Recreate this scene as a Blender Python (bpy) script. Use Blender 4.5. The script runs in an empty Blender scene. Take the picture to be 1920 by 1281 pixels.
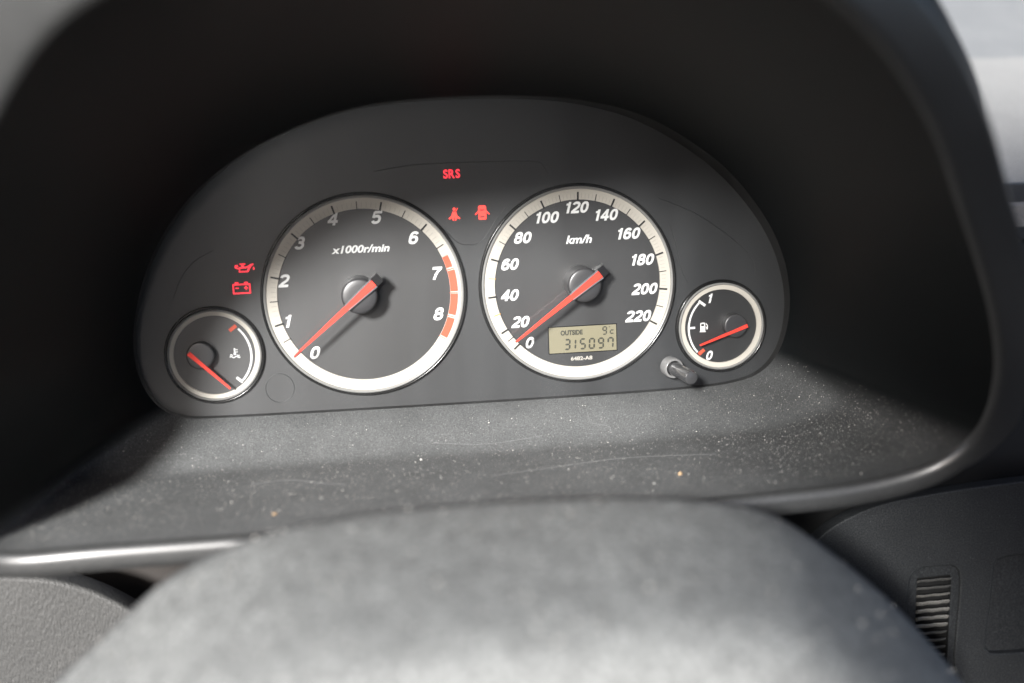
import bpy, math, random
from mathutils import Matrix, Vector
random.seed(7)
sc = bpy.context.scene
col = sc.collection
R = math.radians

# ---------------------------------------------------------------- frame: everything is laid out in the
# dash frame (x right, y away from the driver, z up the gauge faces), which leans back by LEAN in the world
LEAN = R(25)
MW = Matrix.Rotation(-LEAN, 4, 'X')

# ---------------------------------------------------------------- camera
F = 2200.0
CAM = Vector((-0.0585, -0.5967, 0.0728))
yaw, pitch, roll = R(7.43), R(9.53), R(-2.07)
fw = Vector((math.sin(yaw)*math.cos(pitch), math.cos(yaw)*math.cos(pitch), -math.sin(pitch)))
r0 = Vector((math.cos(yaw), -math.sin(yaw), 0)); u0 = r0.cross(fw)
rt = math.cos(roll)*r0 + math.sin(roll)*u0
up = -math.sin(roll)*r0 + math.cos(roll)*u0
cam = bpy.data.cameras.new('camera'); camo = bpy.data.objects.new('camera', cam); col.objects.link(camo)
cm = Matrix((rt, up, -fw)).transposed().to_4x4(); cm.translation = CAM
camo.matrix_world = MW @ cm
cam.sensor_width = 36; cam.lens = 36*F/1920; cam.clip_start = 0.01; cam.clip_end = 100
cam.dof.use_dof = True; cam.dof.focus_distance = 0.612; cam.dof.aperture_fstop = 3.1; cam.dof.aperture_blades = 9
sc.camera = camo

# ---------------------------------------------------------------- light
tosun_d = Vector((-0.45, -1.0, 0.36)).normalized()
tosun = (MW.to_3x3() @ tosun_d).normalized()
elev = math.asin(tosun.z); azim = math.atan2(tosun.x, tosun.y)
w = bpy.data.worlds.new("World"); sc.world = w; w.use_nodes = True
nt = w.node_tree
sky = nt.nodes.new('ShaderNodeTexSky'); sky.sky_type = 'NISHITA'; sky.sun_disc = False
sky.sun_elevation = elev; sky.sun_rotation = azim; sky.dust_density = 4.0; sky.air_density = 0.8
nt.links.new(sky.outputs[0], nt.nodes['Background'].inputs[0])
nt.nodes['Background'].inputs[1].default_value = 0.06
sl = bpy.data.lights.new('sun', 'SUN'); sl.energy = 4.3; sl.angle = R(8); sl.color = (1.0, 0.985, 0.965)
so = bpy.data.objects.new('sun', sl); col.objects.link(so)
so.rotation_euler = tosun.to_track_quat('Z', 'Y').to_euler()
sc.view_settings.view_transform = 'Standard'; sc.view_settings.look = 'None'
sc.view_settings.exposure = 1.2; sc.view_settings.gamma = 1
sc.cycles.max_bounces = 8; sc.cycles.transparent_max_bounces = 12
sc.cycles.caustics_reflective = False

# ---------------------------------------------------------------- helpers
def ray(px, py):
    return fw + rt*((px-960)/F) - up*((py-640.5)/F)
def U(px, py, y=0.0):
    d = ray(px, py); return CAM + d*((y-CAM.y)/d.y)
def UP(px, py, p0, n):
    d = ray(px, py); return CAM + d*((Vector(p0)-CAM).dot(n)/d.dot(n))

def thing(name, label, cat, base=(0, 0, 0), group=None):
    o = bpy.data.objects.new(name, None); o.empty_display_size = 0.01; col.objects.link(o)
    o.matrix_world = MW @ Matrix.Translation(base)
    o['label'] = label; o['category'] = cat; o['_b'] = tuple(base)
    if group: o['group'] = group
    return o
def baseof(p):
    while p.parent: p = p.parent
    return Vector(p['_b']) if '_b' in p else Vector((0, 0, 0))
def mesh(name, vs, fs, mat, parent=None, smooth=False, label=None, cat=None, kind=None, group=None):
    b = baseof(parent) if parent else Vector((0, 0, 0))
    if parent is None:
        b = sum((Vector(v) for v in vs), Vector())/max(1, len(vs))
    m = bpy.data.meshes.new(name); m.from_pydata([tuple(Vector(v)-b) for v in vs], [], fs); m.update()
    if mat: m.materials.append(mat)
    if smooth:
        m.polygons.foreach_set('use_smooth', [True]*len(m.polygons))
        if smooth == 'auto':
            m.set_sharp_from_angle(angle=R(35))
    o = bpy.data.objects.new(name, m); col.objects.link(o)
    if parent: o.parent = parent
    else: o.matrix_world = MW @ Matrix.Translation(b)
    if label: o['label'] = label
    if cat: o['category'] = cat
    if kind: o['kind'] = kind
    if group: o['group'] = group
    return o
def box(c, s, rot=None):
    vs = []
    for i in (-1, 1):
        for j in (-1, 1):
            for k in (-1, 1):
                v = Vector((i*s[0]/2, j*s[1]/2, k*s[2]/2))
                if rot: v = rot @ v
                vs.append(Vector(c)+v)
    return vs, [(0,1,3,2),(4,6,7,5),(0,4,5,1),(2,3,7,6),(0,2,6,4),(1,5,7,3)]
def join(parts):
    V, Fc = [], []
    for v, f in parts:
        n = len(V); V += list(v); Fc += [tuple(i+n for i in q) for q in f]
    return V, Fc
def lathe(c, prof, n=96, a0=0, a1=2*math.pi):
    """revolve (r, y) profile about the y axis through c=(x,z)"""
    full = abs(a1-a0-2*math.pi) < 1e-6
    m = n if full else n+1
    V = []
    for i in range(m):
        a = a0+(a1-a0)*i/n
        for r, y in prof: V.append(Vector((c[0]+r*math.cos(a), y, c[1]+r*math.sin(a))))
    k = len(prof); Fc = []
    for i in range(n):
        j = (i+1) % m
        for q in range(k-1): Fc.append((i*k+q, i*k+q+1, j*k+q+1, j*k+q))
    return V, Fc
def disc(c, r, y, n=96):
    return lathe(c, [(r*t, y) for t in (1, .75, .5, .25, .001)], n)
def tube(pts, r, n=8, closed=False):
    V, Fc = [], []; m = len(pts)
    for i, p in enumerate(pts):
        a = pts[(i-1) % m] if (closed or i > 0) else p
        b = pts[(i+1) % m] if (closed or i < m-1) else p
        t = (Vector(b)-Vector(a)).normalized()
        s = t.cross(Vector((0, 1, 0)));
        if s.length < 1e-6: s = Vector((1, 0, 0))
        s.normalize(); q = s.cross(t)
        rr = r[i] if isinstance(r, (list, tuple)) else r
        for k in range(n):
            th = 2*math.pi*k/n; V.append(Vector(p)+s*rr*math.cos(th)+q*rr*math.sin(th))
    for i in range(m if closed else m-1):
        j = (i+1) % m
        for k in range(n): Fc.append((i*n+k, i*n+(k+1) % n, j*n+(k+1) % n, j*n+k))
    return V, Fc
def catmull(P, per=8, closed=True):
    P = [Vector(p) for p in P]; n = len(P); out = []
    for i in range(n if closed else n-1):
        if closed: a, b, c, d = P[(i-1) % n], P[i], P[(i+1) % n], P[(i+2) % n]
        else: a, b, c, d = P[max(i-1, 0)], P[i], P[i+1], P[min(i+2, n-1)]
        for k in range(per):
            t = k/per
            out.append(0.5*((2*b)+(c-a)*t+(2*a-5*b+4*c-d)*t*t+(-a+3*b-3*c+d)*t**3))
    if not closed: out.append(P[-1])
    return out
def curve2mesh(cu):
    ob = bpy.data.objects.new('t', cu); col.objects.link(ob)
    bpy.context.view_layer.update()
    dg = bpy.context.evaluated_depsgraph_get()
    m = bpy.data.meshes.new_from_object(ob.evaluated_get(dg))
    vs = [v.co.copy() for v in m.vertices]; fs = [tuple(p.vertices) for p in m.polygons]
    bpy.data.objects.remove(ob); bpy.data.meshes.remove(m)
    return vs, fs
def plate(loops, y, th=0.0, bevel=0.0, res=2):
    """filled 2D outlines given as (x,z) loops; front face at y, thickness th going back"""
    cu = bpy.data.curves.new('c', 'CURVE'); cu.dimensions = '2D'; cu.fill_mode = 'BOTH' if th or bevel else 'FRONT'
    cu.extrude = max(0, th/2-bevel); cu.bevel_depth = bevel; cu.bevel_resolution = res; cu.offset = -bevel
    for L in loops:
        s = cu.splines.new('POLY'); s.points.add(len(L)-1); s.use_cyclic_u = True
        for i, p in enumerate(L): s.points[i].co = (p[0]*100, p[1]*100, 0, 1)
    cu.extrude *= 100; cu.bevel_depth *= 100; cu.offset *= 100
    vs, fs = curve2mesh(cu)
    return [Vector((v.x/100, y+th/2-v.z/100, v.y/100)) for v in vs], fs
def rrect(x0, x1, z0, z1, r, n=6, sk=0.0):
    out = []
    for cx, cz, a in ((x1-r, z1-r, 0), (x0+r, z1-r, 90), (x0+r, z0+r, 180), (x1-r, z0+r, 270)):
        for i in range(n+1):
            t = R(a+90*i/n); out.append((cx+r*math.cos(t)+sk*(cz+r*math.sin(t)-z0), cz+r*math.sin(t)))
    return out
def text(s, c, h, y, bold=0.03, shear=0.0, wx=1.0, th=0.0, sp=1.0, rotz=0.0):
    """letters of cap height h centred on (x,z)"""
    cu = bpy.data.curves.new('t', 'FONT'); cu.body = s; cu.size = 1.0; cu.shear = shear; cu.offset = bold
    cu.space_character = sp; cu.resolution_u = 4; cu.fill_mode = 'FRONT'
    vs, fs = curve2mesh(cu)
    xs = [v.x for v in vs]; ys = [v.y for v in vs]
    k = h/((max(ys)-min(ys)) or 1)
    if '/' in s or '-' in s: k = h/0.72
    mx, my = (max(xs)+min(xs))/2, (max(ys)+min(ys))/2
    ca, sa = math.cos(rotz), math.sin(rotz)
    out = []
    for v in vs:
        a, b = (v.x-mx)*k*wx, (v.y-my)*k
        out.append(Vector((c[0]+a*ca-b*sa, y, c[1]+a*sa+b*ca)))
    return out, fs

# ---------------------------------------------------------------- materials
def newmat(name):
    m = bpy.data.materials.new(name); m.use_nodes = True
    return m, m.node_tree, m.node_tree.nodes['Principled BSDF']
def simple(name, c, rough=0.5, spec=0.5, ior=1.5, coat=0, metal=0, emit=None, es=0, bump=0, bscale=800, var=0):
    m, n, p = newmat(name)
    p.inputs['Base Color'].default_value = (*c, 1); p.inputs['Roughness'].default_value = rough
    p.inputs['Specular IOR Level'].default_value = spec; p.inputs['Coat Weight'].default_value = coat; p.inputs['IOR'].default_value = ior
    p.inputs['Metallic'].default_value = metal
    if emit: p.inputs['Emission Color'].default_value = (*emit, 1); p.inputs['Emission Strength'].default_value = es
    tc = n.nodes.new('ShaderNodeTexCoord')
    if bump:
        tx = n.nodes.new('ShaderNodeTexNoise'); tx.inputs['Scale'].default_value = bscale; tx.inputs['Detail'].default_value = 3
        n.links.new(tc.outputs['Object'], tx.inputs['Vector'])
        b = n.nodes.new('ShaderNodeBump'); b.inputs['Strength'].default_value = bump; b.inputs['Distance'].default_value = 0.0003
        n.links.new(tx.outputs[0], b.inputs['Height']); n.links.new(b.outputs[0], p.inputs['Normal'])
    if var:
        tx = n.nodes.new('ShaderNodeTexNoise'); tx.inputs['Scale'].default_value = 60; tx.inputs['Detail'].default_value = 5
        n.links.new(tc.outputs['Object'], tx.inputs['Vector'])
        mr = n.nodes.new('ShaderNodeMapRange'); mr.inputs['To Min'].default_value = 1-var; mr.inputs['To Max'].default_value = 1+var
        n.links.new(tx.outputs[0], mr.inputs[0])
        mx = n.nodes.new('ShaderNodeMix'); mx.data_type = 'RGBA'; mx.blend_type = 'MULTIPLY'; mx.inputs[0].default_value = 1
        mx.inputs[6].default_value = (*c, 1); n.links.new(mr.outputs[0], mx.inputs[7]); n.links.new(mx.outputs[2], p.inputs['Base Color'])
        mr2 = n.nodes.new('ShaderNodeMapRange'); mr2.inputs['To Min'].default_value = rough*(1-var*.5); mr2.inputs['To Max'].default_value = min(1, rough*(1+var*.5))
        n.links.new(tx.outputs[0], mr2.inputs[0]); n.links.new(mr2.outputs[0], p.inputs['Roughness'])
    return m
def dusty(name, base, dust, amount, rough=0.5, grain=900, gstr=0.5, fine=1400, attr=None, stretch=None, patch=35, coat=0.0, gdist=0.0004, spk=0.6, spec=.5, pmin=.72, coat_r=.38):
    """dark moulded plastic under a film of grey dust: mottled patches, pale specks, fine moulded grain"""
    m, n, p = newmat(name); N = n.nodes; L = n.links
    tc = N.new('ShaderNodeTexCoord'); src = tc.outputs['Object']
    if stretch:
        mp = N.new('ShaderNodeMapping'); mp.inputs['Scale'].default_value = stretch[:3]; mp.inputs['Rotation'].default_value = stretch[3]
        L.new(src, mp.inputs[0]); gsrc = mp.outputs[0]
    else: gsrc = src
    def noise(s, d, v=src, rgh=.5):
        t = N.new('ShaderNodeTexNoise'); t.inputs['Scale'].default_value = s; t.inputs['Detail'].default_value = d
        t.inputs['Roughness'].default_value = rgh; L.new(v, t.inputs['Vector']); return t.outputs[0]
    def mrange(x, a, b, c, d):
        t = N.new('ShaderNodeMapRange'); t.inputs[1].default_value = a; t.inputs[2].default_value = b
        t.inputs[3].default_value = c; t.inputs[4].default_value = d; L.new(x, t.inputs[0]); return t.outputs[0]
    def math_(op, a, b):
        t = N.new('ShaderNodeMath'); t.operation = op; t.use_clamp = True
        for i, q in enumerate((a, b)):
            if isinstance(q, (int, float)): t.inputs[i].default_value = q
            else: L.new(q, t.inputs[i])
        return t.outputs[0]
    pa = mrange(noise(patch, 6, rgh=.65), .3, .7, pmin, 1.0)
    fi = mrange(noise(fine, 2), .38, .68, .35, 1.0)
    vo = N.new('ShaderNodeTexVoronoi'); vo.inputs['Scale'].default_value = fine*.55; L.new(src, vo.inputs['Vector'])
    sp = mrange(vo.outputs['Distance'], .10, .22, 1.0, 0.0)
    spm = math_('MULTIPLY', sp, mrange(noise(fine*.4, 1), .52, .62, 0, spk))
    d = math_('MULTIPLY', math_('MULTIPLY', pa, fi), amount)
    d = math_('ADD', d, math_('MULTIPLY', spm, min(1, amount*2)))
    if attr:
        at = N.new('ShaderNodeAttribute'); at.attribute_name = attr; d = math_('MULTIPLY', d, at.outputs['Fac'])
    mx = N.new('ShaderNodeMix'); mx.data_type = 'RGBA'; mx.inputs[6].default_value = (*base, 1); mx.inputs[7].default_value = (*dust, 1)
    L.new(d, mx.inputs[0]); L.new(mx.outputs[2], p.inputs['Base Color'])
    L.new(mrange(d, 0, .6, rough, min(1, rough+.3)), p.inputs['Roughness'])
    p.inputs['Specular IOR Level'].default_value = spec
    p.inputs['Coat Weight'].default_value = coat; p.inputs['Coat Roughness'].default_value = coat_r
    b = N.new('ShaderNodeBump'); b.inputs['Strength'].default_value = gstr; b.inputs['Distance'].default_value = gdist
    L.new(noise(grain, 3, gsrc), b.inputs['Height']); L.new(b.outputs[0], p.inputs['Normal'])
    return m

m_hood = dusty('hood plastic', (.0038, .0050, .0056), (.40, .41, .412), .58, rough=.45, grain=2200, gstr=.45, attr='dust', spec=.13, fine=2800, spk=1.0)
m_lip = dusty('hood lip plastic', (.020, .021, .022), (.30, .30, .29), .16, rough=.40, grain=1500, gstr=.12, coat=1.0, spec=1.0, coat_r=.27)
m_outer = dusty('hood shell plastic', (.014, .015, .016), (.30, .30, .29), .04, rough=.5, grain=1500, gstr=.3, spec=.15)
m_hub = dusty('wheel hub plastic', (.05, .052, .051), (.39, .40, .392), .85, rough=.5, grain=900, gstr=.4, patch=75, fine=500, pmin=.62, spk=1.0)
m_panel = simple('face panel plastic', (.016, .0175, .019), rough=.46, spec=1.0, bump=.15, bscale=2500)
m_dial = simple('dial print black', (.009, .0095, .010), rough=.46, spec=1.0, ior=1.56, bump=.08, bscale=3000)
m_groove = simple('gloss black trim', (.01, .01, .01), rough=.18)
m_band = simple('cream band print', (.57, .54, .475), rough=.5)
m_rim = simple('grey rim plastic', (.26, .26, .25), rough=.3)
m_white = simple('white print', (.80, .81, .80), rough=.5)
m_black = simple('black print', (.015, .015, .015), rough=.5)
m_fine = simple('grey fine print', (.42, .40, .36), rough=.5)
m_orange = simple('orange print', (.75, .38, .10), rough=.5)
m_redp = simple('red print', (.72, .10, .05), rough=.5)
m_needle = simple('needle red', (.85, .055, .035), rough=.4, emit=(1, .05, .03), es=.10)
m_nbody = simple('needle side plastic', (.012, .012, .013), rough=.3)
m_rail = simple('needle rail plastic', (.16, .16, .17), rough=.3, spec=.8)
m_cap = simple('needle cap plastic', (.035, .035, .037), rough=.36, spec=.9, bump=.05)
m_lcd = simple('display glass', (.20, .185, .125), rough=.35, coat=.3, emit=(.6, .5, .22), es=.03)
m_lcdink = simple('display ink', (.035, .035, .025), rough=.5)
m_lamp = simple('lit red symbol', (.4, .02, .02), rough=.5, emit=(1.0, .04, .06), es=.75)
m_lamp2 = simple('lit amber red symbol', (.4, .05, .02), rough=.5, emit=(1.0, .055, .05), es=.85)
m_knob = simple('knob plastic', (.06, .061, .064), rough=.24, coat=.6, bump=.06)
m_collar = simple('knob collar plastic', (.22, .22, .22), rough=.22, coat=.5)
m_low = dusty('lower dash plastic', (.010, .011, .012), (.25, .26, .265), .17, rough=.5, grain=900, gstr=.3, spec=.3, fine=1200, stretch=(1.0, 1.0, .28, (0, R(38), 0)))
m_lowl = dusty('grained dash plastic', (.03, .03, .03), (.30, .30, .29), .24, rough=.5, grain=1100, gstr=.9, gdist=.0008, fine=1500, stretch=(1.0, 1.0, .35, (0, R(55), 0)))
m_gap = simple('dark brown backing', (.035, .030, .027), rough=.8, var=.3)
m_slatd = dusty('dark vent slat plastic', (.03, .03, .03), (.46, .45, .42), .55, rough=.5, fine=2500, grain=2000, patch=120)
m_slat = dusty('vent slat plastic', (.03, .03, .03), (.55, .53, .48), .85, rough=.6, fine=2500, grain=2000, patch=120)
m_pit = simple('pit black', (.008, .008, .008), rough=.8)
m_ctr = dusty('centre panel plastic', (.020, .022, .024), (.3, .3, .3), .10, rough=.4, grain=1500)
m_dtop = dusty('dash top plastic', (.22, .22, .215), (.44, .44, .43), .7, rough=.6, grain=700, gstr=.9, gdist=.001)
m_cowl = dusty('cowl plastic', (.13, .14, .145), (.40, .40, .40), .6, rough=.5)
m_dust = simple('dust grain', (.62, .60, .56), rough=.8)
m_scr = simple('scratch', (.24, .24, .24), rough=.6)
m_crumb = simple('crumb', (.62, .42, .24), rough=.8)

def lens_mat():
    m, n, p = newmat('clear lens'); N = n.nodes; L = n.links
    N.remove(p); out = N['Material Output']
    tr = N.new('ShaderNodeBsdfTransparent'); gl = N.new('ShaderNodeBsdfGlossy'); gl.inputs['Roughness'].default_value = .20
    df = N.new('ShaderNodeBsdfDiffuse'); df.inputs['Color'].default_value = (.75, .78, .80, 1)
    tc = N.new('ShaderNodeTexCoord'); nz = N.new('ShaderNodeTexNoise'); nz.inputs['Scale'].default_value = 30; nz.inputs['Detail'].default_value = 4
    mp = N.new('ShaderNodeMapping'); mp.inputs['Scale'].default_value = (1.3, 1, .10); L.new(tc.outputs['Object'], mp.inputs[0]); L.new(mp.outputs[0], nz.inputs['Vector'])
    mr = N.new('ShaderNodeMapRange'); mr.inputs[1].default_value = .35; mr.inputs[2].default_value = .68; mr.inputs[3].default_value = .001; mr.inputs[4].default_value = .022; L.new(nz.outputs[0], mr.inputs[0])
    m1 = N.new('ShaderNodeMixShader'); L.new(mr.outputs[0], m1.inputs[0]); L.new(tr.outputs[0], m1.inputs[1]); L.new(df.outputs[0], m1.inputs[2])
    lw = N.new('ShaderNodeLayerWeight'); lw.inputs[0].default_value = .5
    pw = N.new('ShaderNodeMath'); pw.operation = 'POWER'; pw.inputs[1].default_value = 5; L.new(lw.outputs['Facing'], pw.inputs[0])
    fr = N.new('ShaderNodeMapRange'); fr.inputs[3].default_value = .05; fr.inputs[4].default_value = 1.0; L.new(pw.outputs[0], fr.inputs[0])
    m2 = N.new('ShaderNodeMixShader'); L.new(fr.outputs[0], m2.inputs[0]); L.new(m1.outputs[0], m2.inputs[1]); L.new(gl.outputs[0], m2.inputs[2])
    L.new(m2.outputs[0], out.inputs[0]); return m
m_lens = lens_mat()

# ================================================================ binnacle hood
def ylens(z):
    t = max(0.0, (z+.066)/.16); return -.005-.030*t*t
pairs = [((430,783),(200,1022)),((650,771),(500,1000)),((870,758),(850,972)),((1090,744),(1200,946)),((1290,729),(1480,920)),
 ((1380,716),(1640,898)),((1430,695),(1760,862)),((1462,655),(1836,805)),((1478,600),(1868,715)),((1480,540),(1866,615)),
 ((1465,470),(1840,505)),((1430,400),(1802,385)),((1370,325),(1755,245)),((1290,262),(1660,90)),((1200,215),(1500,-50)),
 ((1090,188),(1250,-150)),((970,180),(1000,-190)),((830,183),(780,-190)),((700,196),(520,-150)),((600,222),(330,-80)),
 ((500,265),(160,0)),((420,314),(50,110)),((350,378),(-40,280)),((295,460),(-110,450)),((262,550),(-140,620)),
 ((250,640),(-95,800)),((262,710),(-90,930)),((295,760),(-66,1006)),((345,783),(6,1036))]
def Ulens(px, py):
    y = -.005
    for _ in range(12): p = U(px, py, y); y = ylens(p.z)
    return p
LIPP = Vector((0, -.12, -.08)); LIPN = Vector((0, 1, .75)).normalized()
inner = catmull([Ulens(*a) for a, b in pairs], 8)
LADJ = {19: .010, 20: .024, 21: .036, 22: .042, 23: .040, 24: .024, 25: .008}   # the mouth is cut back a little at upper left
lip = catmull([UP(*b, LIPP+Vector((0, LADJ.get(i, 0), 0)), LIPN) for i, (a, b) in enumerate(pairs)], 8)
NP = len(inner)
def outward(P):
    n = len(P); out = []
    for i in range(n):
        t = (P[(i+1) % n]-P[(i-1) % n]); o = Vector((t.z, 0, -t.x)).normalized(); out.append(o)
    c = sum(P, Vector())/n
    if sum(out[i].dot(P[i]-c) for i in range(n)) < 0: out = [-o for o in out]
    return out
on = outward(lip)
def floorw(i):   # 1 on the floor of the tunnel, 0 on walls and roof
    return max(0.0, min(1.0, (-on[i].z-.25)/.6))
def tunnel_pt(i, r):
    fl = floorw(i)
    g = r
    k = .26
    gf = (.74*r/k) if r < k else .74+.26*(r-k)/(1-k)
    # soften the crease
    s = .045
    if abs(r-k) < s:
        a = .74*(k-s)/k; b = .74+.26*s/(1-k); t = (r-k+s)/(2*s)
        m = .74
        gf = (1-t)**2*a+2*t*(1-t)*m+t*t*b
    g2 = r**.8
    g = fl*gf+(1-fl)*g2
    a, b = inner[i % NP], lip[i % NP]
    p = a.lerp(b, g); p.y = a.y+(b.y-a.y)*r
    return p
RS = [0, .01, .03, .06, .09, .12, .15, .18, .21, .24, .27, .30, .33, .37, .42, .48, .55, .62, .70, .78, .85, .91, .955, .985]
hood = thing('binnacle_hood', 'large black plastic hood arching round the four gauges, dusty on its floor', 'hood', (0, 0, 0))
V = []; dust_and_shade = []
for i in range(NP):
    for r in RS:
        V.append(tunnel_pt(i, r)); dust_and_shade.append(.008+.992*floorw(i)*min(1, .8+r*2)*(1-.38*max(0, min(1, (lip[i].x-.06)/.12))))  # floor dust, scaled down toward the right to paint in weaker light
K = len(RS)
Fc = [(i*K+q, ((i+1) % NP)*K+q, ((i+1) % NP)*K+q+1, i*K+q+1) for i in range(NP) for q in range(K-1)]
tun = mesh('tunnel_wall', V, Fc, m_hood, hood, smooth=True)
at = tun.data.attributes.new('dust', 'FLOAT', 'POINT'); at.data.foreach_set('value', dust_and_shade)  # attribute holds dust plus the painted dimming at the right
# rolled lip: round nose then a flat face on the sides
def lipw(i):
    o = on[i]; return .0028+.011*max(0, min(1, (o.z+.75)/.7))
back = Vector((0, 1, 0))
prof_n = []
V = []
for i in range(NP):
    o = on[i]; p1 = tunnel_pt(i, .985); p0 = tunnel_pt(i, .955); d = (p1-p0).normalized()
    rr = .0034+.0010*max(0, -o.z); wv = lipw(i)
    row = [p1]
    side = (o-d*o.dot(d)).normalized()
    cc = p1+side*rr
    for k in range(1, 8):
        a = math.pi/2*k/7; row.append(cc-side*rr*math.cos(a)+d*rr*math.sin(a))
    e = row[-1]; row.append(e+side*wv*.5); row.append(e+side*wv)
    c2 = e+side*wv-d*rr
    for k in range(1, 6):
        a = math.pi/2*k/5; row.append(c2+d*rr*math.cos(a)+side*rr*math.sin(a))
    row.append(row[-1]-d*.012)
    V += row; prof_n = len(row)
K = prof_n
lipend = [V[i*K+K-1] for i in range(NP)]
Fc = [(i*K+q, ((i+1) % NP)*K+q, ((i+1) % NP)*K+q+1, i*K+q+1) for i in range(NP) for q in range(K-1)]
mesh('lip', V, Fc, m_lip, hood, smooth=True)
V = []; prof = [(0, 0), (.003, .004), (.012, .02), (.024, .045), (.034, .075), (.040, .12), (.043, .18), (.044, .24)]
for i in range(NP):
    o = on[i]; f = max(0.0, min(1.0, (o.z+.75)/.8))
    for a, b in prof: V.append(lipend[i]+o*(a*1.35*f-.012*(1-f)*min(1, b/.1))+back*b*(1 if f > .3 else .35+.65*f/.3))
K = len(prof)
Fc = [(i*K+q, ((i+1) % NP)*K+q, ((i+1) % NP)*K+q+1, i*K+q+1) for i in range(NP) for q in range(K-1)]
mesh('outer_shell', V, Fc, m_outer, hood, smooth=True)

# ================================================================ gauge panel
panel = thing('gauge_panel', 'black face panel holding the gauges and warning lamps behind a clear lens', 'instrument panel', (0, 0, -.06))
pl = [Ulens(*a) for a, b in pairs]
C0 = sum(pl, Vector())/len(pl)
pts = catmull([C0+(p-C0)*1.03 for p in pl], 6)
v, f = plate([[(p.x, p.z) for p in pts]], .0012, .004)
mesh('face_plate', v, f, m_panel, panel)
# skirt closing the space between lens edge and panel
V = []
for p in inner: V += [p, Vector((C0.x+(p.x-C0.x)*1.003, .004, C0.z+(p.z-C0.z)*1.003))]
Fc = [(2*i, 2*((i+1) % NP), 2*((i+1) % NP)+1, 2*i+1) for i in range(NP)]
mesh('side_wall', V, Fc, m_pit, panel, smooth=True)
# clear lens, bulging toward the driver at its top
V = []; S = [1, .96, .9, .8, .7, .6, .5, .4, .3, .2, .1, .001]
cl = Vector((C0.x, 0, C0.z))
for p in inner:
    for s in S:
        q = Vector((cl.x+(p.x-cl.x)*s, 0, cl.z+(p.z-cl.z)*s)); q.y = ylens(q.z)
        V.append(q)
K = len(S)
Fc = [(i*K+q, ((i+1) % NP)*K+q, ((i+1) % NP)*K+q+1, i*K+q+1) for i in range(NP) for q in range(K-1)]
mesh('lens', V, Fc, m_lens, panel, smooth=True)
# embossed outlines on the panel
def emboss(pxs, r=.00022, closed=False):
    P = catmull([U(x, y, .0012) for x, y in pxs], 6, closed)
    mesh('embossed_line', *tube(P, r, 6, closed), m_panel, panel, smooth=True)
emboss([(700,322),(780,309),(900,304),(1000,303),(1018,310),(1028,326)])
emboss([(800,408),(832,430),(852,450),(866,458),(888,459),(902,453),(914,438),(930,412),(950,388)])
emboss([(1235,372),(1300,398),(1350,430),(1395,466),(1412,490),(1417,515)])
emboss([(1256,420),(1268,460),(1278,505),(1290,530)])
emboss([(325,560),(340,520),(365,490),(400,470)])
emboss([(552,728),(544,747),(525,755),(506,747),(498,728),(506,709),(525,701),(544,709)], .00022, True)

# ================================================================ gauges
RG = .050
gc = {'tach': (-.0552, 0.0), 'spd': (.0552, 0.0), 'fuel': (.1318, -.0265), 'temp': (-.1318, -.0265)}
def ringset(t, c, ro, ri, small=False):
    k = .0008 if small else .0012
    mesh('trim_groove', *lathe(c, [(ro+.0022, .0012), (ro+.0019, -.0006), (ro+.0010, -.0008), (ro+.0005, .0004)], 128), m_groove, t, smooth=True)
    mesh('rim', *lathe(c, [(ro+.0006, .0010), (ro+.0005, -.0008), (ro, -.0012), (ro-k*.5, -.0009), (ro-k*.8, .0001)], 128), m_rim, t, smooth='auto')
    mesh('band', *lathe(c, [(ro-k*.6, -.0001), (ri, .0002), (ri-.0002, .0010)], 128), m_band, t, smooth='auto')
    mesh('dial_face', *disc(c, ri, .0009, 96), m_dial, t)
def tick(t, c, ang, r1, r2, wd, mat, name='tick', y=-.00025):
    ca, sa = math.cos(ang), math.sin(ang); p = Vector((ca, 0, sa)); q = Vector((-sa, 0, ca))*wd/2
    o = Vector((c[0], 0, c[1])); v = []
    for rr in (r1, r2):
        for s in (-1, 1): v.append(o+p*rr+q*s+Vector((0, y, 0)))
    for rr in (r1, r2):
        for s in (-1, 1): v.append(o+p*rr+q*s+Vector((0, y+.0002, 0)))
    f = [(0,1,3,2),(4,6,7,5),(0,4,5,1),(2,3,7,6),(0,2,6,4),(1,5,7,3)]
    if t is None: return v, f
    return mesh(name, v, f, mat, t)
def angof(c, px, py):
    p = U(px, py); return math.atan2(p.z-c[1], p.x-c[0])
def unwrap(L):
    out = [L[0]]
    for a in L[1:]:
        while a > out[-1]: a -= 2*math.pi
        while a < out[-1]-math.pi: a += 2*math.pi
        out.append(a)
    return out
def lerp_at(tab, v):
    i = min(int(v), len(tab)-2); return tab[i]+(tab[i+1]-tab[i])*(v-i)
def ribbon(pts, w_, closed=False):
    n = len(pts); V = []
    for i in range(n):
        a = pts[(i-1) % n] if (closed or i) else pts[0]; b = pts[(i+1) % n] if (closed or i < n-1) else pts[-1]
        d = (b-a).normalized(); q = Vector((-d.y, d.x, 0))*w_/2
        V += [pts[i]+q, pts[i]-q]
    return V, [(2*i, 2*i+1, 2*((i+1) % n)+1, 2*((i+1) % n)) for i in range(n if closed else n-1)]
def ell(cx, cy, rx, ry, a0=0, a1=360, n=20, p=.86):
    out = []
    for i in range(n+1):
        t = R(a0+(a1-a0)*i/n); c_, s_ = math.cos(t), math.sin(t)
        out.append((cx+rx*math.copysign(abs(c_)**p, c_), cy+ry*math.copysign(abs(s_)**p, s_)))
    return out
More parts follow.
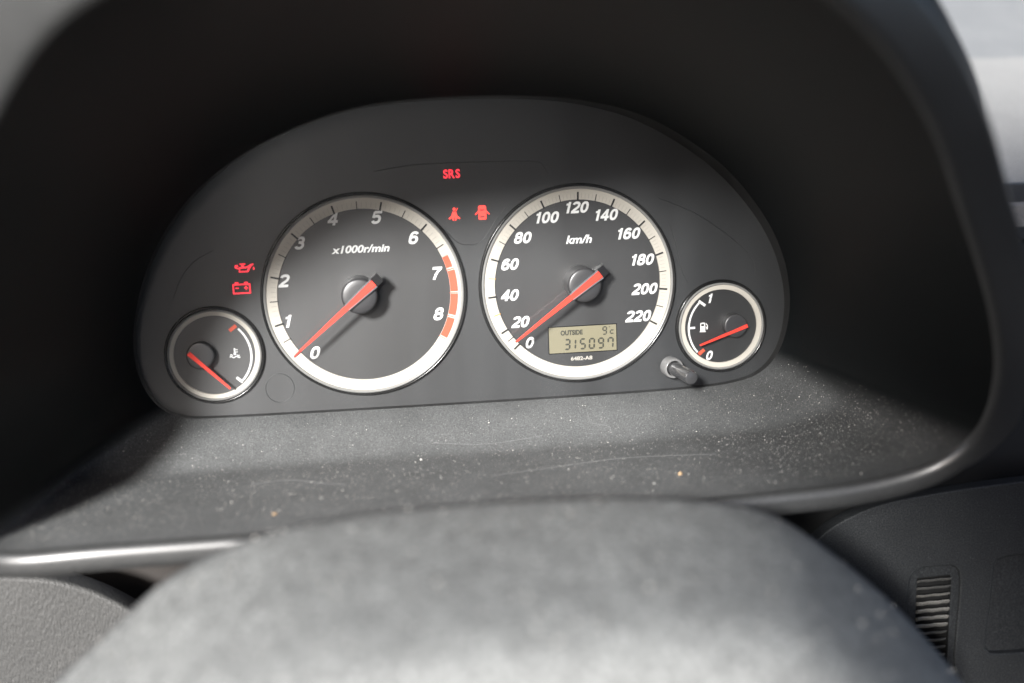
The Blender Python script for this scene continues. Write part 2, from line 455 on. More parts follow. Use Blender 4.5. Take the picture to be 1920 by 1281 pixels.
GL = {'0': [('c', ell(0, 0, .235, .40)[:-1])], '1': [('s', [(.06, .5), (.06, -.5)]), ('n', [(.06, .36), (-.05, .29), (-.20, .26)])],
 '2': [('o', ell(0, .20, .235, .20, 172, 0, 12)+[(.20, .05), (.08, -.08), (-.10, -.22), (-.20, -.34), (-.23, -.44)]), ('s', [(-.33, -.405), (.34, -.405)])],
 '3': [('o', ell(0, .205, .215, .195, 165, -60, 12)+[(.02, .045), (-.09, .04)]), ('o', [(-.05, .04), (.03, .04)]+ell(0, -.19, .235, .215, 60, -165, 14))],
 '4': [('s', [(.12, .5), (.12, -.5)]), ('s', [(-.36, -.20), (.34, -.20)]), ('n', [(.08, .42), (-.28, -.17)])],
 '5': [('s', [(-.22, .41), (.32, .41)]), ('n', [(-.19, .46), (-.23, -.02)]), ('o', [(-.22, .03)]+ell(0, -.15, .24, .255, 118, -160, 16))],
 '6': [('c', ell(0, -.17, .235, .235)[:-1]), ('o', ell(.01, .0, .245, .405, 38, 195, 12))],
 '7': [('s', [(-.33, .41), (.33, .41)]), ('o', [(.26, .38), (.10, .16), (0, -.10), (-.06, -.5)])],
 '8': [('c', ell(0, .21, .205, .195)[:-1]), ('c', ell(0, -.19, .24, .215)[:-1])]}
def glyph(ch, k, wx, shear, wgt):
    parts = []
    for i, (kind, P) in enumerate(GL[ch]):
        w_ = wgt*(.8 if kind == 'n' else 1); P3 = [Vector((x*wx, y, 0)) for x, y in P]
        v, f = ribbon(P3, w_, kind == 'c')
        parts.append(([Vector(((p.x+shear*p.y)*k, -.00003*i, p.y*k)) for p in v], f))
    return join(parts)
def numerals(t, items, h, wx=1.12, bold=.2, mat=None, y=.0007):
    for s, px, py in items:
        p = U(px, py); adv = [(.50 if ch == '1' else .735)*wx*h for ch in s]; x = -sum(adv)/2; parts = []
        for ch, a in zip(s, adv):
            v, f = glyph(ch, h, wx, .27, bold); cx = x+a/2-(.05*h if ch == '1' else 0); x += a
            parts.append(([Vector((p.x+q.x+cx, y+q.y, p.z+q.z)) for q in v], f))
        mesh('numeral', *join(parts), mat or m_white, t)
def numerals_font(t, items, h, wx=1.12, bold=.045, mat=None, y=.0007):
    for s, px, py in items:
        p = U(px, py)
        mesh('numeral', *text(s, (p.x, p.z), h, y, bold, .28, wx, sp=.93), mat or m_white, t)
def needle(t, tip, tail, wt, wb, yt, hub, hr, yh, body=True, tailext=.004):
    """tapering red pointer on a raised dark carrier with a domed cap under it"""
    a = U(*tip, yt); b = U(*tail, yt); d = (b-a).normalized(); q = d.cross(Vector((0, 1, 0))).normalized()
    hc = U(*hub, yh)
    cap = mesh('cap', *lathe((hc.x, hc.z), [(hr*1.0, .0008), (hr, yh*.86), (hr*.985, yh*.94), (hr*.94, yh*.985), (hr*.86, yh*1.0), (hr*.6, yh*1.012), (hr*.3, yh*1.02), (.0001, yh*1.022)], 48), m_cap, t, smooth=True)
    v = [a-q*wt/2, a+q*wt/2, b+q*wb/2, b-q*wb/2]
    v += [x+Vector((0, .0010, 0)) for x in v]
    n = mesh('needle', v, [(0,1,2,3),(7,6,5,4),(0,4,5,1),(1,5,6,2),(2,6,7,3),(3,7,4,0)], m_needle, t)
    if body:
        L = (b-a).length; s = b-d*L*.34; e = b+d*tailext; wc = wb*1.45; yv = Vector((0, .0011, 0)); yb = Vector((0, .0065, 0))
        top = [s-q*wc*.36, s+q*wc*.36, b+q*wc/2, e+q*wc*.5, e-q*wc*.5, b-q*wc/2]
        v = [x+yv for x in top]+[x+yv+yb for x in top]; k = 6
        f = [tuple(range(6)), tuple(range(11, 5, -1))]+[(i, i+6, (i+1) % 6+6, (i+1) % 6) for i in range(6)]
        mesh('carrier', v, f, m_nbody, n)
        # thin side rails standing beside the red strip
        for sg in (-1, 1):
            r1 = s+q*sg*wc*.34; r2 = b+q*sg*wc*.5
            o1 = Vector((0, -.0004, 0)); w1 = q*sg*.0005
            v = [r1+o1, r2+o1, r2+o1-w1, r1+o1-w1]; v += [x+yv*1.3 for x in v]
            mesh('side_rail', v, [(0,1,2,3),(7,6,5,4),(0,4,5,1),(1,5,6,2),(2,6,7,3),(3,7,4,0)], m_rail, n)
    return n

# --- tachometer
c = gc['tach']; RI = RG*.876
t = thing('tachometer', 'large round rev counter numbered 0 to 8 with a red zone', 'gauge', (c[0], .001, c[1]-RG))
ringset(t, c, RG, RI)
tab = unwrap([angof(c, *p) for p in ((562,661),(520.6,610.5),(509.8,520.6),(546,438),(622.3,389),(714,384),(795,426),(842,505),(844,592.5))])
tab.append(tab[-1]+(tab[-1]-tab[-2]))
for k in range(0, 9):
    tick(t, c, tab[k], RI-.0004, RI+.0040, .0009 if k < 7 else .0004, m_black if k < 7 else m_band)
for k in range(0, 7):
    tick(t, c, lerp_at(tab, k+.5), RI-.0004, RI+.0037, .00045, m_black)
prt = []
for k in range(0, 68):
    if k % 5: prt.append(tick(None, c, lerp_at(tab, k/10), RI+.0006, RI+.0032, .00022, None, y=-.0002))
mesh('fine_ticks', *join(prt), m_fine, t, kind='stuff')
a0, a1 = lerp_at(tab, 6.72), lerp_at(tab, 8.5)
cuts = [6.72, 6.98, 7.02, 7.48, 7.52, 7.98, 8.02, 8.46]
for a, b in ((6.72, 6.96), (7.03, 7.47), (7.52, 7.96), (8.03, 8.45)):
    aa, bb = lerp_at(tab, a), lerp_at(tab, b)
    mesh('red_zone', *lathe(c, [(RI-.0001, -.0002), (RI+.0036 if a > 7 else RI+.003, -.00032)], 12, aa, bb), m_redp, t)
for a in (7.0, 7.5, 8.0, 8.48):
    tick(t, c, lerp_at(tab, a), RI-.0006, RI+.0036, .0003, m_redp, y=-.00045)
numerals(t, [('0',591,662),('1',541,603),('2',533,527),('3',562,456),('4',625,411),('5',706,408),('6',776,446),('7',818,513),('8',823,589)], .0064, 1.12, .215)
p = U(676, 467); mesh('unit_lettering', *text('x1000r/min', (p.x, p.z), .0038, .0007, .03, .25, 1.16), m_white, t)
needle(t, (552,668), (701,531), .0007, .0035, -.0160, (674,556), .0090, -.0145)
# --- speedometer
c = gc['spd']
t = thing('speedometer', 'large round speed gauge numbered 0 to 220 with a small digital display', 'gauge', (c[0], .001, c[1]-RG))
ringset(t, c, RG, RI)
tab = unwrap([angof(c, *p) for p in ((960,645),(949,620),(925.9,557.4),(929.8,488.9),(960.3,425.6),(1016,381.6),(1083.3,364.3),(1150.5,376.4),(1205,418),(1239,475),(1246.5,542),(1227.5,606))])
tab[0] = tab[1]+R(13)
for k in range(12):
    tick(t, c, tab[k], RI-.0004, RI+.0038, .0009, m_black)
for k in range(11):
    tick(t, c, lerp_at(tab, k+.5), RI-.0004, RI+.0034, .0004, m_orange if k in (1, 2) else m_black)
prt = []
for k in range(10, 110):
    if k % 5: prt.append(tick(None, c, lerp_at(tab, k/10), RI+.0006, RI+.0030, .00020, None, y=-.0002))
mesh('fine_ticks', *join(prt), m_fine, t, kind='stuff')
numerals(t, [('0',994,643),('20',977,604),('40',957,554),('60',957,496),('80',981,446),('100',1027,408),('120',1083,389),('140',1138,403),('160',1180,438),('180',1206,487),('200',1210,542),('220',1198,593)], .0058, 1.06, .225)
p = U(1086, 449); mesh('unit_lettering', *text('km/h', (p.x, p.z), .0042, .0007, .028, .25, 1.15), m_white, t)
needle(t, (967,642), (1126,514), .0008, .0036, -.0150, (1097,535), .0088, -.0135)
# display
ld = [U(x, y) for x, y in ((1029,616),(1155,608),(1157,656),(1031,664))]
x0 = (ld[0].x+ld[3].x)/2; x1 = (ld[1].x+ld[2].x)/2; z1 = (ld[0].z+ld[1].z)/2; z0 = (ld[2].z+ld[3].z)/2
mesh('display_frame', *plate([rrect(x0-.0005, x1+.0005, z0-.0005, z1+.0005, .0003)], .00075, .0006), m_groove, t)
disp = mesh('display', *plate([rrect(x0, x1, z0, z1, .0002)], .0005, .0006), m_lcd, t)
SEG = {'0': 'abcdef', '1': 'bc', '3': 'abcdg', '5': 'afgcd', '7': 'abcf'[:3]+'f', '9': 'abcdfg', 'c': 'deg'}
def seg7(ch, cx, cz, w_, h_, y=.0003, k=.15, sk=.06):
    parts = []; tk = h_*k/1.0; g = tk*.12
    L = {'a': ((-1, 1), (1, 1)), 'b': ((1, 1), (1, 0)), 'c': ((1, 0), (1, -1)), 'd': ((-1, -1), (1, -1)), 'e': ((-1, 0), (-1, -1)), 'f': ((-1, 1), (-1, 0)), 'g': ((-1, 0), (1, 0))}
    for s in SEG[ch]:
        (ax, az), (bx, bz) = L[s]
        A = Vector((cx+ax*(w_-tk)/2, 0, cz+az*(h_-tk)/2)); B = Vector((cx+bx*(w_-tk)/2, 0, cz+bz*(h_-tk)/2))
        d = (B-A).normalized(); q = Vector((-d.z, 0, d.x))*tk/2; A2 = A+d*g; B2 = B-d*g
        P = [A2-q*0-d*0, A2+d*tk/2+q, B2-d*tk/2+q, B2, B2-d*tk/2-q, A2+d*tk/2-q]
        P = [Vector((v.x+sk*(v.z-cz), y, v.z)) for v in P]
        parts.append((P, [tuple(range(6))]))
    return join(parts)
for ch, px in (('3',1064),('1',1079),('5',1093),('0',1110),('9',1127),('7',1145)):
    p = U(px, 644.5-(px-1104)*.045); mesh('digit', *seg7(ch, p.x-(.0012 if ch == '1' else 0), p.z, .0034, .0060), m_lcdink, disp)
p = U(1134, 620); mesh('digit', *seg7('9', p.x, p.z, .0026, .0046), m_lcdink, disp)
p = U(1148, 619); mesh('unit_letter', *seg7('c', p.x, p.z, .0026, .0042), m_lcdink, disp)
p = U(1143, 613); mesh('degree_mark', *lathe((p.x, p.z), [(.0004, .0003), (.0002, .0003)], 10), m_lcdink, disp)
p = U(1072, 624); mesh('display_lettering', *text('OUTSIDE', (p.x, p.z), .0027, .0003, .045, 0, .84), m_lcdink, disp)
p = U(1091, 672); mesh('code_lettering', *text('6482-A8', (p.x, p.z), .0020, .0007, .03, 0, 1.2), m_fine, t)

# --- small gauges
def circ3(a, b, d):
    ax, ay, bx, by, cx, cy = a.x, a.z, b.x, b.z, d.x, d.z
    D = 2*(ax*(by-cy)+bx*(cy-ay)+cx*(ay-by))
    ux = ((ax*ax+ay*ay)*(by-cy)+(bx*bx+by*by)*(cy-ay)+(cx*cx+cy*cy)*(ay-by))/D
    uy = ((ax*ax+ay*ay)*(cx-bx)+(bx*bx+by*by)*(ax-cx)+(cx*cx+cy*cy)*(bx-ax))/D
    return (ux, uy), math.hypot(ax-ux, ay-uy)
def bar(a, b, wd, y=.0006):
    a = Vector((a.x, y, a.z)); b = Vector((b.x, y, b.z)); d = (b-a).normalized(); q = Vector((-d.z, 0, d.x))*wd/2
    v = [a-q, a+q, b+q, b-q]; v += [x+Vector((0, .0002, 0)) for x in v]
    return v, [(0,1,2,3),(7,6,5,4),(0,4,5,1),(1,5,6,2),(2,6,7,3),(3,7,4,0)]
def scalearc(t, p1, p2, p3, wd):
    a, b, d = (U(*p) for p in (p1, p2, p3)); cc, rr = circ3(a, b, d)
    A = [math.atan2(q.z-cc[1], q.x-cc[0]) for q in (a, b, d)]
    for i in (1, 2):
        while A[i]-A[i-1] > math.pi: A[i] -= 2*math.pi
        while A[i]-A[i-1] < -math.pi: A[i] += 2*math.pi
    mesh('scale_arc', *lathe(cc, [(rr-wd/2, .0006), (rr+wd/2, .0006)], 32, A[0], A[2]), m_white, t)
def icon(name, parent, c, h, loops, mat, y=.0006, holes=True):
    """loops in unit coordinates (height 1 about the centre)"""
    v, f = plate([[(c.x+a*h, c.z+b*h) for a, b in L] for L in loops], y)
    return mesh(name, v, f, mat, parent)
def bx(x0, y0, x1, y1): return [(x0, y0), (x1, y0), (x1, y1), (x0, y1)]
def el(cx, cy, rx, ry, n=14): return [(cx+rx*math.cos(2*math.pi*i/n), cy+ry*math.sin(2*math.pi*i/n)) for i in range(n)]

c = gc['fuel']; rs = .0231
t = thing('fuel_gauge', 'small round fuel gauge at the right end, needle resting just above 0', 'gauge', (c[0], .001, c[1]-rs))
ringset(t, c, rs*.985, rs*.855, True)
scalearc(t, (1313,567), (1292,616), (1308.5,661), .0010)
mesh('tick', *bar(U(1311,565), U(1323,573.5), .0014), m_white, t)
mesh('tick', *bar(U(1292,616), U(1304,615), .0011), m_white, t)
mesh('tick', *bar(U(1311,665), U(1321,656), .0018), m_redp, t)
numerals(t, [('1',1333,560),('0',1331,667)], .0050, 1.0, .21)
icon('pump_symbol', t, U(1320,614), .0052, [bx(-.42,-.5,.22,-.40), [(-.36,-.37),(.16,-.37),(.16,.40),(.10,.47),(-.30,.47),(-.36,.40)], bx(-.26,.10,.06,.34),
     [(.20,-.05),(.28,-.05),(.28,-.22),(.36,-.28),(.44,-.22),(.44,.18),(.26,.42),(.20,.36),(.36,.14),(.36,-.16),(.34,-.16),(.34,.02),(.20,.02)]], m_white)
needle(t, (1313,648), (1402,611), .0008, .0019, -.0050, (1380,611), .0062, -.0045, body=False)
c = gc['temp']
t = thing('temperature_gauge', 'small round coolant temperature gauge at the left end, half in shadow', 'gauge', (c[0], .001, c[1]-rs))
ringset(t, c, rs*.985, rs*.875, True)
scalearc(t, (446,617), (471,664), (454,715), .0010)
mesh('tick', *bar(U(455,717), U(443.5,708.5), .0014), m_white, t)
mesh('tick', *bar(U(430,621), U(442,611), .0018), m_redp, t)
wv = [(-.5+i*.1, -.33+.07*math.sin(i*1.25)) for i in range(11)]
wave1 = wv+[(x, y-.11) for x, y in reversed(wv)]
icon('coolant_symbol', t, U(440,663), .0052, [bx(-.07,-.14,.07,.5), bx(.10,.30,.30,.38), bx(.10,.08,.30,.16), [(x, y+.02) for x, y in wave1], el(0,-.16,.15,.13)][:4], m_white)
icon('coolant_symbol', t, U(440,663), .0052, [[(x*.9, y+.20) for x, y in wave1[:4]+wave1[-4:]], [(x*.9, y+.20) for x, y in wave1[7:11]+wave1[11:15]], el(0,-.05,.13,.12)], m_white, y=.0004)
needle(t, (432,729), (353,663), .0010, .0022, -.0050, (375,668), .0068, -.0045, body=False)

# ================================================================ warning lamps
def lamp(name, label, px, py, h, loops, mat, group='lit warning lamps'):
    p = U(px, py); t = thing(name, label, 'warning lamp', (p.x, .0010, p.z), group)
    w_ = max(abs(a) for L in loops for a, b in L)*h; hh = max(abs(b) for L in loops for a, b in L)*h
    mesh('window', *plate([rrect(p.x-w_-.001, p.x+w_+.001, p.z-hh-.001, p.z+hh+.001, .0008)], .0010, .0002), m_panel, t)
    for i, L in enumerate(loops if isinstance(loops[0][0][0], (list, tuple)) else [loops]):
        icon('symbol', t, p, h, L, mat, y=.0004-i*.00005)
    return t
p = U(847, 326)
t = thing('airbag_warning_lamp', 'lit red letters SRS, topmost lamp, between the two large gauges', 'warning lamp', (p.x, .001, p.z), 'lit warning lamps')
mesh('window', *plate([rrect(p.x-.0056, p.x+.0056, p.z-.003, p.z+.003, .0008)], .0010, .0002), m_panel, t)
for ch, dx in (('S', -11.5), ('R', 0), ('S', 11.5)):
    q = U(847+dx, 326-dx*.05); mesh('letter', *text(ch, (q.x, q.z), .0045, .0004, .028, 0, .84), m_lamp, t)
def lampm(name, label, px, py, h, layers, mat):
    p = U(px, py); t = thing(name, label, 'warning lamp', (p.x, .001, p.z), 'lit warning lamps')
    allp = [q for Ls in layers for L in Ls for q in L]
    w_ = max(abs(a) for a, b in allp)*h; hh = max(abs(b) for a, b in allp)*h
    mesh('window', *plate([rrect(p.x-w_-.001, p.x+w_+.001, p.z-hh-.001, p.z+hh+.001, .0008)], .0010, .0002), m_panel, t)
    for i, Ls in enumerate(layers): icon('symbol', t, p, h, Ls, mat, y=.0005-i*.00004)
    return t
lampm('seat_belt_warning_lamp', 'lit red symbol of a seated figure with a belt, left of the car symbol', 852, 402, .0066,
      [[el(0,.39,.115,.125)], [[(-.14,.20),(.14,.20),(.24,-.12),(.22,-.28),(-.22,-.28),(-.24,-.12)]],
       [[(-.20,-.10),(-.46,-.30),(-.40,-.40),(-.18,-.28)], [(.20,-.10),(.46,-.30),(.40,-.40),(.18,-.28)]],
       [[(-.20,-.28),(-.03,-.28),(-.03,-.50),(-.16,-.46)], [(.20,-.28),(.03,-.28),(.03,-.50),(.16,-.46)]],
       [[(.16,.22),(.30,.46),(.24,.48),(.10,.24)]]], m_lamp2)
lampm('door_ajar_warning_lamp', 'lit red symbol of a car from above with open doors', 904.5, 399, .0074,
      [[[(-.24,-.48),(.24,-.48),(.28,-.40),(.28,.40),(.20,.5),(-.20,.5),(-.28,.40),(-.28,-.40)], bx(-.15,.14,.15,.22), bx(-.15,-.32,.15,-.24)],
       [[(-.28,.16),(-.52,-.10),(-.46,-.16),(-.28,.02)], [(.28,.16),(.52,-.10),(.46,-.16),(.28,.02)]]], m_lamp2)
lampm('oil_warning_lamp', 'lit red oil can symbol above the battery symbol', 458, 503, .0088,
      [[[(-.32,-.24),(.20,-.24),(.42,.12),(.52,.16),(.50,.24),(.34,.20),(.14,.08),(-.02,.08),(-.02,.18),(-.16,.18),(-.16,.08),(-.30,.04)],
        [(-.24,-.16),(-.24,-.02),(.10,-.02),(.24,.08),(.14,-.16)]],
       [[(-.30,.06),(-.38,.20),(-.52,.18),(-.54,.04),(-.46,-.02),(-.32,-.06),(-.30,-.01),(-.42,.04),(-.44,.12)]],
       [[(-.26,.20),(.08,.20),(.08,.26),(-.26,.26)]], [el(.52,-.04,.045,.08)]], m_lamp)
lampm('battery_warning_lamp', 'lit red battery symbol directly below the oil can symbol', 453, 541, .0088,
      [[bx(-.5,-.32,.5,.26), bx(-.42,-.24,.42,.18)], [bx(-.36,.26,-.16,.36), bx(.16,.26,.36,.36)],
       [bx(-.34,-.02,-.16,.05)], [bx(.14,-.02,.36,.05)], [bx(.215,-.10,.285,.13)]], m_lamp)

# ================================================================ trip reset knob
a = U(1262, 690, -.006); b = Vector((a.x, -.030, a.z))
tb = U(1297, 709, -.030); b = Vector((tb.x, -.030, tb.z))
ax_ = (b-a).normalized()
kt = thing('trip_reset_knob', 'short black push knob sticking out below left of the fuel gauge', 'knob', tuple(a))
def lathe_axis(o, d, prof, n=32):
    q = d.to_track_quat('Z', 'Y').to_matrix(); V = []
    for i in range(n):
        th = 2*math.pi*i/n
        for r, s in prof: V.append(o+q @ Vector((r*math.cos(th), r*math.sin(th), s)))
    k = len(prof)
    return V, [(i*k+j, ((i+1) % n)*k+j, ((i+1) % n)*k+j+1, i*k+j+1) for i in range(n) for j in range(k-1)]
Lk = (b-a).length
mesh('stem', *lathe_axis(a, ax_, [(.0036, -.004), (.0036, Lk-.0012), (.0033, Lk-.0003), (.0028, Lk), (.0001, Lk)]), m_knob, kt, smooth='auto')
mesh('collar', *lathe_axis(a-ax_*.004, ax_, [(.0056, 0), (.0055, .0045), (.0051, .0060), (.0046, .0064), (.0040, .0058), (.0038, .002)]), m_collar, kt, smooth=True)

# unseen cabin slabs, added to block light; the floor stops daylight from below
fz = MW.inverted() @ Vector((0, 0, -.62))
Q, Fq = [], []
def slab(x0, x1, y0, y1, z0, z1):
    v, f = box(((x0+x1)/2, (y0+y1)/2, (z0+z1)/2), (x1-x0, y1-y0, z1-z0)); n = len(Q)
    Q.extend(MW.inverted() @ p for p in v); Fq.extend(tuple(i+n for i in q) for q in f)
slab(-1.0, 1.6, -2.0, .8, -.66, -.62)          # floor
slab(-1.0, 1.6, -1.66, -1.60, -.619, .42)      # stands for a seat row; added to darken reflections
slab(-1.06, -1.001, -1.599, .5, -.619, -.02)    # door lining
RH = .70; pc = MW @ Vector((.135, 0, -.02)); cr = pc+tosun*((RH-pc.z)/tosun.z)
slab(cr.x, cr.x+.75, -2.2, cr.y+.13, RH, RH+.04)   # added roof slab; shades the right side, its left edge lets the sun in
mesh('unseen_cabin_blockers', Q, Fq, simple('dark blocker', (.02, .02, .02), rough=.95, bump=.5, bscale=300), kind='structure')

# ================================================================ steering wheel hub in the foreground
sil = [(60,1330),(120,1262),(180,1208),(240,1150),(300,1095),(370,1052),(450,1016),(520,993),(620,973),(750,955),(900,943),(1020,936),(1150,932),
       (1290,936),(1390,948),(1455,968),(1520,1008),(1600,1068),(1680,1138),(1750,1213),(1800,1275),(1840,1340)]
YB = -.188
arch = catmull([U(x, y, YB) for x, y in sil], 6, False)
xm = sum(p.x for p in arch)/len(arch)
ztop = max(p.z for p in arch)
V = []
# rows: (depth y, scale of width, drop)
rows = [(.030, .86, -.060), (.014, .94, -.022), (.006, .975, -.008), (.002, .992, -.0025), (0, 1, 0), (-.006, .985, .0004), (-.02, .953, .0000), (-.035, .918, -.0010), (-.05, .882, -.0022),
        (-.065, .845, -.0038), (-.078, .812, -.0054), (-.088, .786, -.0068), (-.095, .766, -.0084), (-.101, .748, -.0108), (-.106, .73, -.0145), (-.110, .712, -.020), (-.113, .69, -.028), (-.115, .66, -.05), (-.116, .63, -.09)]
cpx = Vector((CAM.x, 0, CAM.z))
xf = U(950, 940, YB).x
for dy, s, dz in rows:
    for p in arch:
        xx = xf + (p.x-xf)*s + (CAM.x-xf)*(1-(p.y+dy-CAM.y)/(YB-CAM.y))*.0
        V.append(Vector((xx, YB+dy, ztop+(p.z-ztop)*(.25+.75*s)+dz)))
K = len(arch)
Fc = [(i*K+j, i*K+j+1, (i+1)*K+j+1, (i+1)*K+j) for i in range(len(rows)-1) for j in range(K-1)]
hubt = thing('steering_column_cover', 'blurred dusty grey domed cover in the foreground below the gauges', 'column cover', (xf, YB, ztop-.08))
hubm = mesh('shell', V, Fc, m_hub, hubt, smooth=True)

# ================================================================ lower dash
def pxloop(pts, y, per=5, closed=True): return [(p.x, p.z) for p in catmull([U(a, b, y) for a, b in pts], per, closed)]
# backing body below the hood
lb = mesh('dashboard_lower_body', *plate([[(-.6, -.50), (.12, -.50), (.12, -.094), (-.6, -.094)]], .010, .03), m_gap,
          label='dark recessed dashboard body in the gap under the hood lip', cat='dashboard')
mesh('dashboard_side_body', *plate([[(.1225, -.50), (.9, -.50), (.9, -.03), (.22, -.03), (.1225, -.094)]], .016, .03), m_black,  # black in place of the brown backing, painting in the shade here
          label='recessed dashboard body behind the panels at lower right, shade painted in as black', cat='dashboard')
YR = -.022
outl = pxloop([(1505,1045),(1540,1005),(1590,972),(1660,945),(1760,925),(1900,905),(2100,885),(2300,900),(2320,1200),(2300,1480),(1900,1520),(1500,1500),(1380,1400),(1400,1200),(1470,1090)], YR)
vent = pxloop([(1712,1078),(1730,1066),(1760,1063),(1785,1061),(1797,1070),(1801,1090),(1799,1130),(1795,1170),(1790,1230),(1785,1300),(1700,1306),(1698,1230),(1700,1170),(1703,1120),(1706,1092)], YR)
pock = pxloop([(1868,1052),(1885,1045),(1920,1040),(2000,1032),(2060,1030),(2070,1050),(2066,1120),(2058,1200),(2045,1212),(1960,1220),(1870,1226),(1853,1220),(1848,1205),(1858,1130),(1864,1070)], YR)
rp = thing('lower_dash_panel', 'black grained lower dash panel right of the column cover with vent and pocket', 'dash panel', (.25, YR, -.25))
mesh('panel', *plate([outl, vent, pock], YR, .010, .0009, 3), m_low, rp, smooth='auto')
ctr = [U(1750, 1180, YR+.006)]
mesh('pocket_floor', *plate([[(x, z) for x, z in pxloop([(1830,1030),(2090,1010),(2080,1240),(1825,1245)], YR, 1)]], YR+.0045, .002), m_low, rp)
vf = mesh('vent_recess', *plate([pxloop([(1712,1078),(1730,1066),(1760,1063),(1785,1061),(1797,1070),(1801,1090),(1799,1130),(1795,1170),(1790,1230),(1785,1300),(1700,1306),(1698,1230),(1700,1170),(1703,1120),(1706,1092)], YR),
     pxloop([(1722,1086),(1784,1079),(1786,1090),(1776,1290),(1712,1296)], YR, 1)], YR+.0012, .002, .0003), m_low, rp, smooth='auto')
mesh('pit', *plate([pxloop([(1700,1060),(1800,1050),(1800,1310),(1690,1320)], YR, 1)], YR+.0070, .001), m_pit, rp)
for k in range(15):
    yy = 1091+k*14.2; xl = 1724-k*1.0; xr = 1783-k*1.3
    a = U(xl, yy+1, YR+.0012); b = U(xr, yy-4.5, YR+.0012)
    P = [a.lerp(b, i/6)+Vector((0, .0004*math.sin(i*2.1+k), 0)) for i in range(7)]
    V, Fc = [], []
    wv = .00075 if k not in (3, 4, 5, 6) else .0011
    for i, p in enumerate(P):
        for j in range(8):
            th = 2*math.pi*j/8; V.append(p+Vector((0, .0024*math.cos(th)+.0012, wv*math.sin(th)-.0014*math.cos(th))))
    for i in range(6):
        for j in range(8): Fc.append((i*8+j, i*8+(j+1) % 8, (i+1)*8+(j+1) % 8, (i+1)*8+j))
    Fc += [tuple(range(8)), tuple(range(55, 47, -1))]
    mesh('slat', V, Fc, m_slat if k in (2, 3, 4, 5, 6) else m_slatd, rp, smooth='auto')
YL = -.040
ol = pxloop([(-260,1110),(-120,1086),(0,1081),(60,1083),(110,1090),(160,1104),(205,1123),(250,1148),(300,1185),(350,1235),(400,1310),(430,1420),(300,1500),(0,1520),(-260,1500)], YL)
lp = mesh('left_dash_panel', *plate([ol], YL, .016, .0022, 4), m_lowl, smooth='auto', label='sunlit grained grey dash panel with rounded top edge at lower left', cat='dash panel')

# centre panels right of the hood
cp = thing('centre_panel', 'dark centre dashboard panel with a thin seam, right of the hood', 'dash panel', (.33, .02, -.1))
YC = .030
q1 = [U(x, y, YC) for x, y in ((1700,350),(2250,336),(2250,449),(1700,452))]
q2 = [U(x, y, YC) for x, y in ((1700,456),(2250,453),(2300,980),(1650,990))]
mesh('upper_panel', *plate([[(p.x, p.z) for p in q1]], YC, .02, .0012, 3), m_ctr, cp, smooth='auto')
mesh('lower_panel', *plate([[(p.x, p.z) for p in q2]], YC-.002, .02, .0012, 3), m_ctr, cp, smooth='auto')
# dash top and cowl (level in the world: they climb along y in the dash frame)
sl_ = math.tan(LEAN)
def level(x0, x1, y0, y1, z0, th, mat, name, label, nx=24, ny=10, crown=.0, backc=0):
    V = []
    for i in range(nx+1):
        for j in range(ny+1):
            x = x0+(x1-x0)*i/nx; tt = j/ny; y = y0+(y1-y0)*tt-backc*((x-.4)/.4)**2
            V.append(Vector((x, y, z0+sl_*y-crown*(2*tt-1)**2)))
    n = len(V); V += [v-Vector((0, 0, th)) for v in V]
    Fc = [(i*(ny+1)+j, (i+1)*(ny+1)+j, (i+1)*(ny+1)+j+1, i*(ny+1)+j+1) for i in range(nx) for j in range(ny)]
    Fc += [tuple(q+n for q in reversed(f)) for f in Fc]
    for j in range(ny):
        Fc += [(j, j+1, j+1+n, j+n), (nx*(ny+1)+j+1, nx*(ny+1)+j, nx*(ny+1)+j+n, nx*(ny+1)+j+1+n)]
    for i in range(nx):
        a, b = i*(ny+1), (i+1)*(ny+1); Fc += [(b, a, a+n, b+n), (a+ny, b+ny, b+ny+n, a+ny+n)]
    return mesh(name, V, Fc, mat, smooth='auto', label=label, cat='dashboard')
ZT = U(1925, 366, YC).z-sl_*YC
def ylevel(px, py):
    d = ray(px, py); tt = (CAM.z-ZT-sl_*CAM.y)/(sl_*d.y-d.z); return CAM.y+d.y*tt
YE = ylevel(1870, 98); print('dash top', ZT, YE)
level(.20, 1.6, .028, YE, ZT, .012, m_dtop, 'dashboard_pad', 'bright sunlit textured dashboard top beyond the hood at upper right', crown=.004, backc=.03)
level(.20, 1.9, YE+.004, YE+.45, ZT-.006, .02, m_cowl, 'windscreen_cowl', 'grey strip behind the dashboard top at the upper right corner', backc=.03)

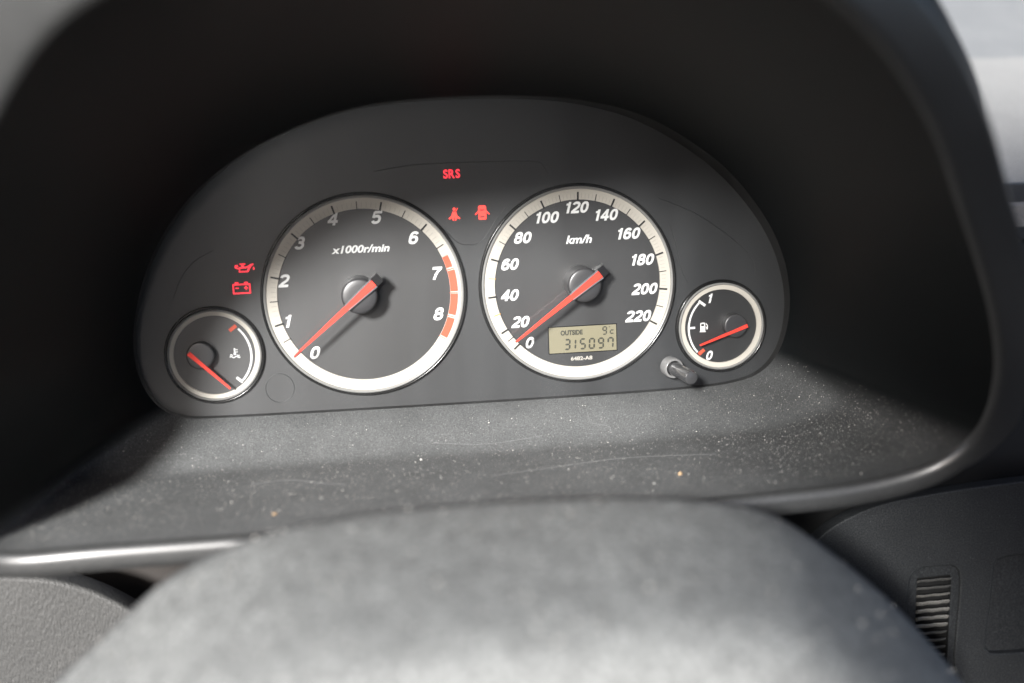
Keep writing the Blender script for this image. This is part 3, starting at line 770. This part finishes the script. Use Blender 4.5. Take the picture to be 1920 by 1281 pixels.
# ================================================================ dust, crumbs and scratches
def octa(p, s):
    rx, ry, rz = (s*random.uniform(.5, 1.2) for _ in range(3)); p = Vector(p)
    v = [p+Vector(q) for q in ((rx,0,0),(-rx,0,0),(0,ry,0),(0,-ry,0),(0,0,rz),(0,0,-rz))]
    return v, [(0,2,4),(2,1,4),(1,3,4),(3,0,4),(2,0,5),(1,2,5),(3,1,5),(0,3,5)]
fl = [i for i in range(NP) if floorw(i) > .15]
def surf(i, u, r): return tunnel_pt(i, r).lerp(tunnel_pt((i+1) % NP, r), u)
prt = []
for _ in range(15000):
    i = random.choice(fl)
    if random.random() > floorw(i)+.05: continue
    r = random.betavariate(1.5, 1.5)*.93+.02; s = .00009*random.lognormvariate(0, .5)
    prt.append(octa(surf(i, random.random(), r)+Vector((0, 0, s*.4)), s))
mesh('dust', *join(prt), m_dust, kind='stuff', label='fine pale dust grains scattered over the floor of the hood', cat='dust')
prt = []
hubV = [Vector(v.co)+baseof(hubt) for v in hubm.data.vertices]
for _ in range(420):
    i = random.randrange(4, 13); j = random.randrange(K-1) if False else random.randrange(len(arch)-1)
    Ka = len(arch); u, v_ = random.random(), random.random()
    p = hubV[i*Ka+j].lerp(hubV[i*Ka+j+1], u).lerp(hubV[(i+1)*Ka+j].lerp(hubV[(i+1)*Ka+j+1], u), v_)
    prt.append(octa(p, min(.0007, .00028*random.lognormvariate(0, .6))))
mesh('dust', *join(prt), m_dust, kind='stuff', label='pale dust specks on the domed column cover', cat='dust')
def floor_at(px, py):
    best = None
    for i in fl:
        for r in [q/40 for q in range(1, 40)]:
            p = tunnel_pt(i, r); d = p-CAM; z = d.dot(fw)
            e = (960+F*d.dot(rt)/z-px)**2+(640.5-F*d.dot(up)/z-py)**2
            if best is None or e < best[0]: best = (e, p)
    return best[1]
for (px, py, s, lb_) in ((1265,898,.0011,'tiny orange crumb on the right of the dusty hood floor'),(512,962,.0010,'tiny tan crumb on the left of the dusty hood floor near the cover')):
    o = mesh('crumb', *octa(floor_at(px, py)+Vector((0, 0, .0005)), s), m_crumb, label=lb_, cat='crumb')
for L in ([(243,859),(300,858),(350,850)],[(930,890),(1050,872),(1180,858),(1340,852)],[(1115,792),(1135,803),(1146,806)],[(465,905),(540,898),(600,905),(650,910)],[(820,838),(900,830),(1000,818)],[(1090,770),(1104,786)]):
    P = catmull([floor_at(*q)+Vector((0, 0, .00012)) for q in L], 6, False)
    mesh('scratch', *tube(P, .00006, 4), m_scr, hood)
for o in bpy.data.objects:
    if '_b' in o: del o['_b']
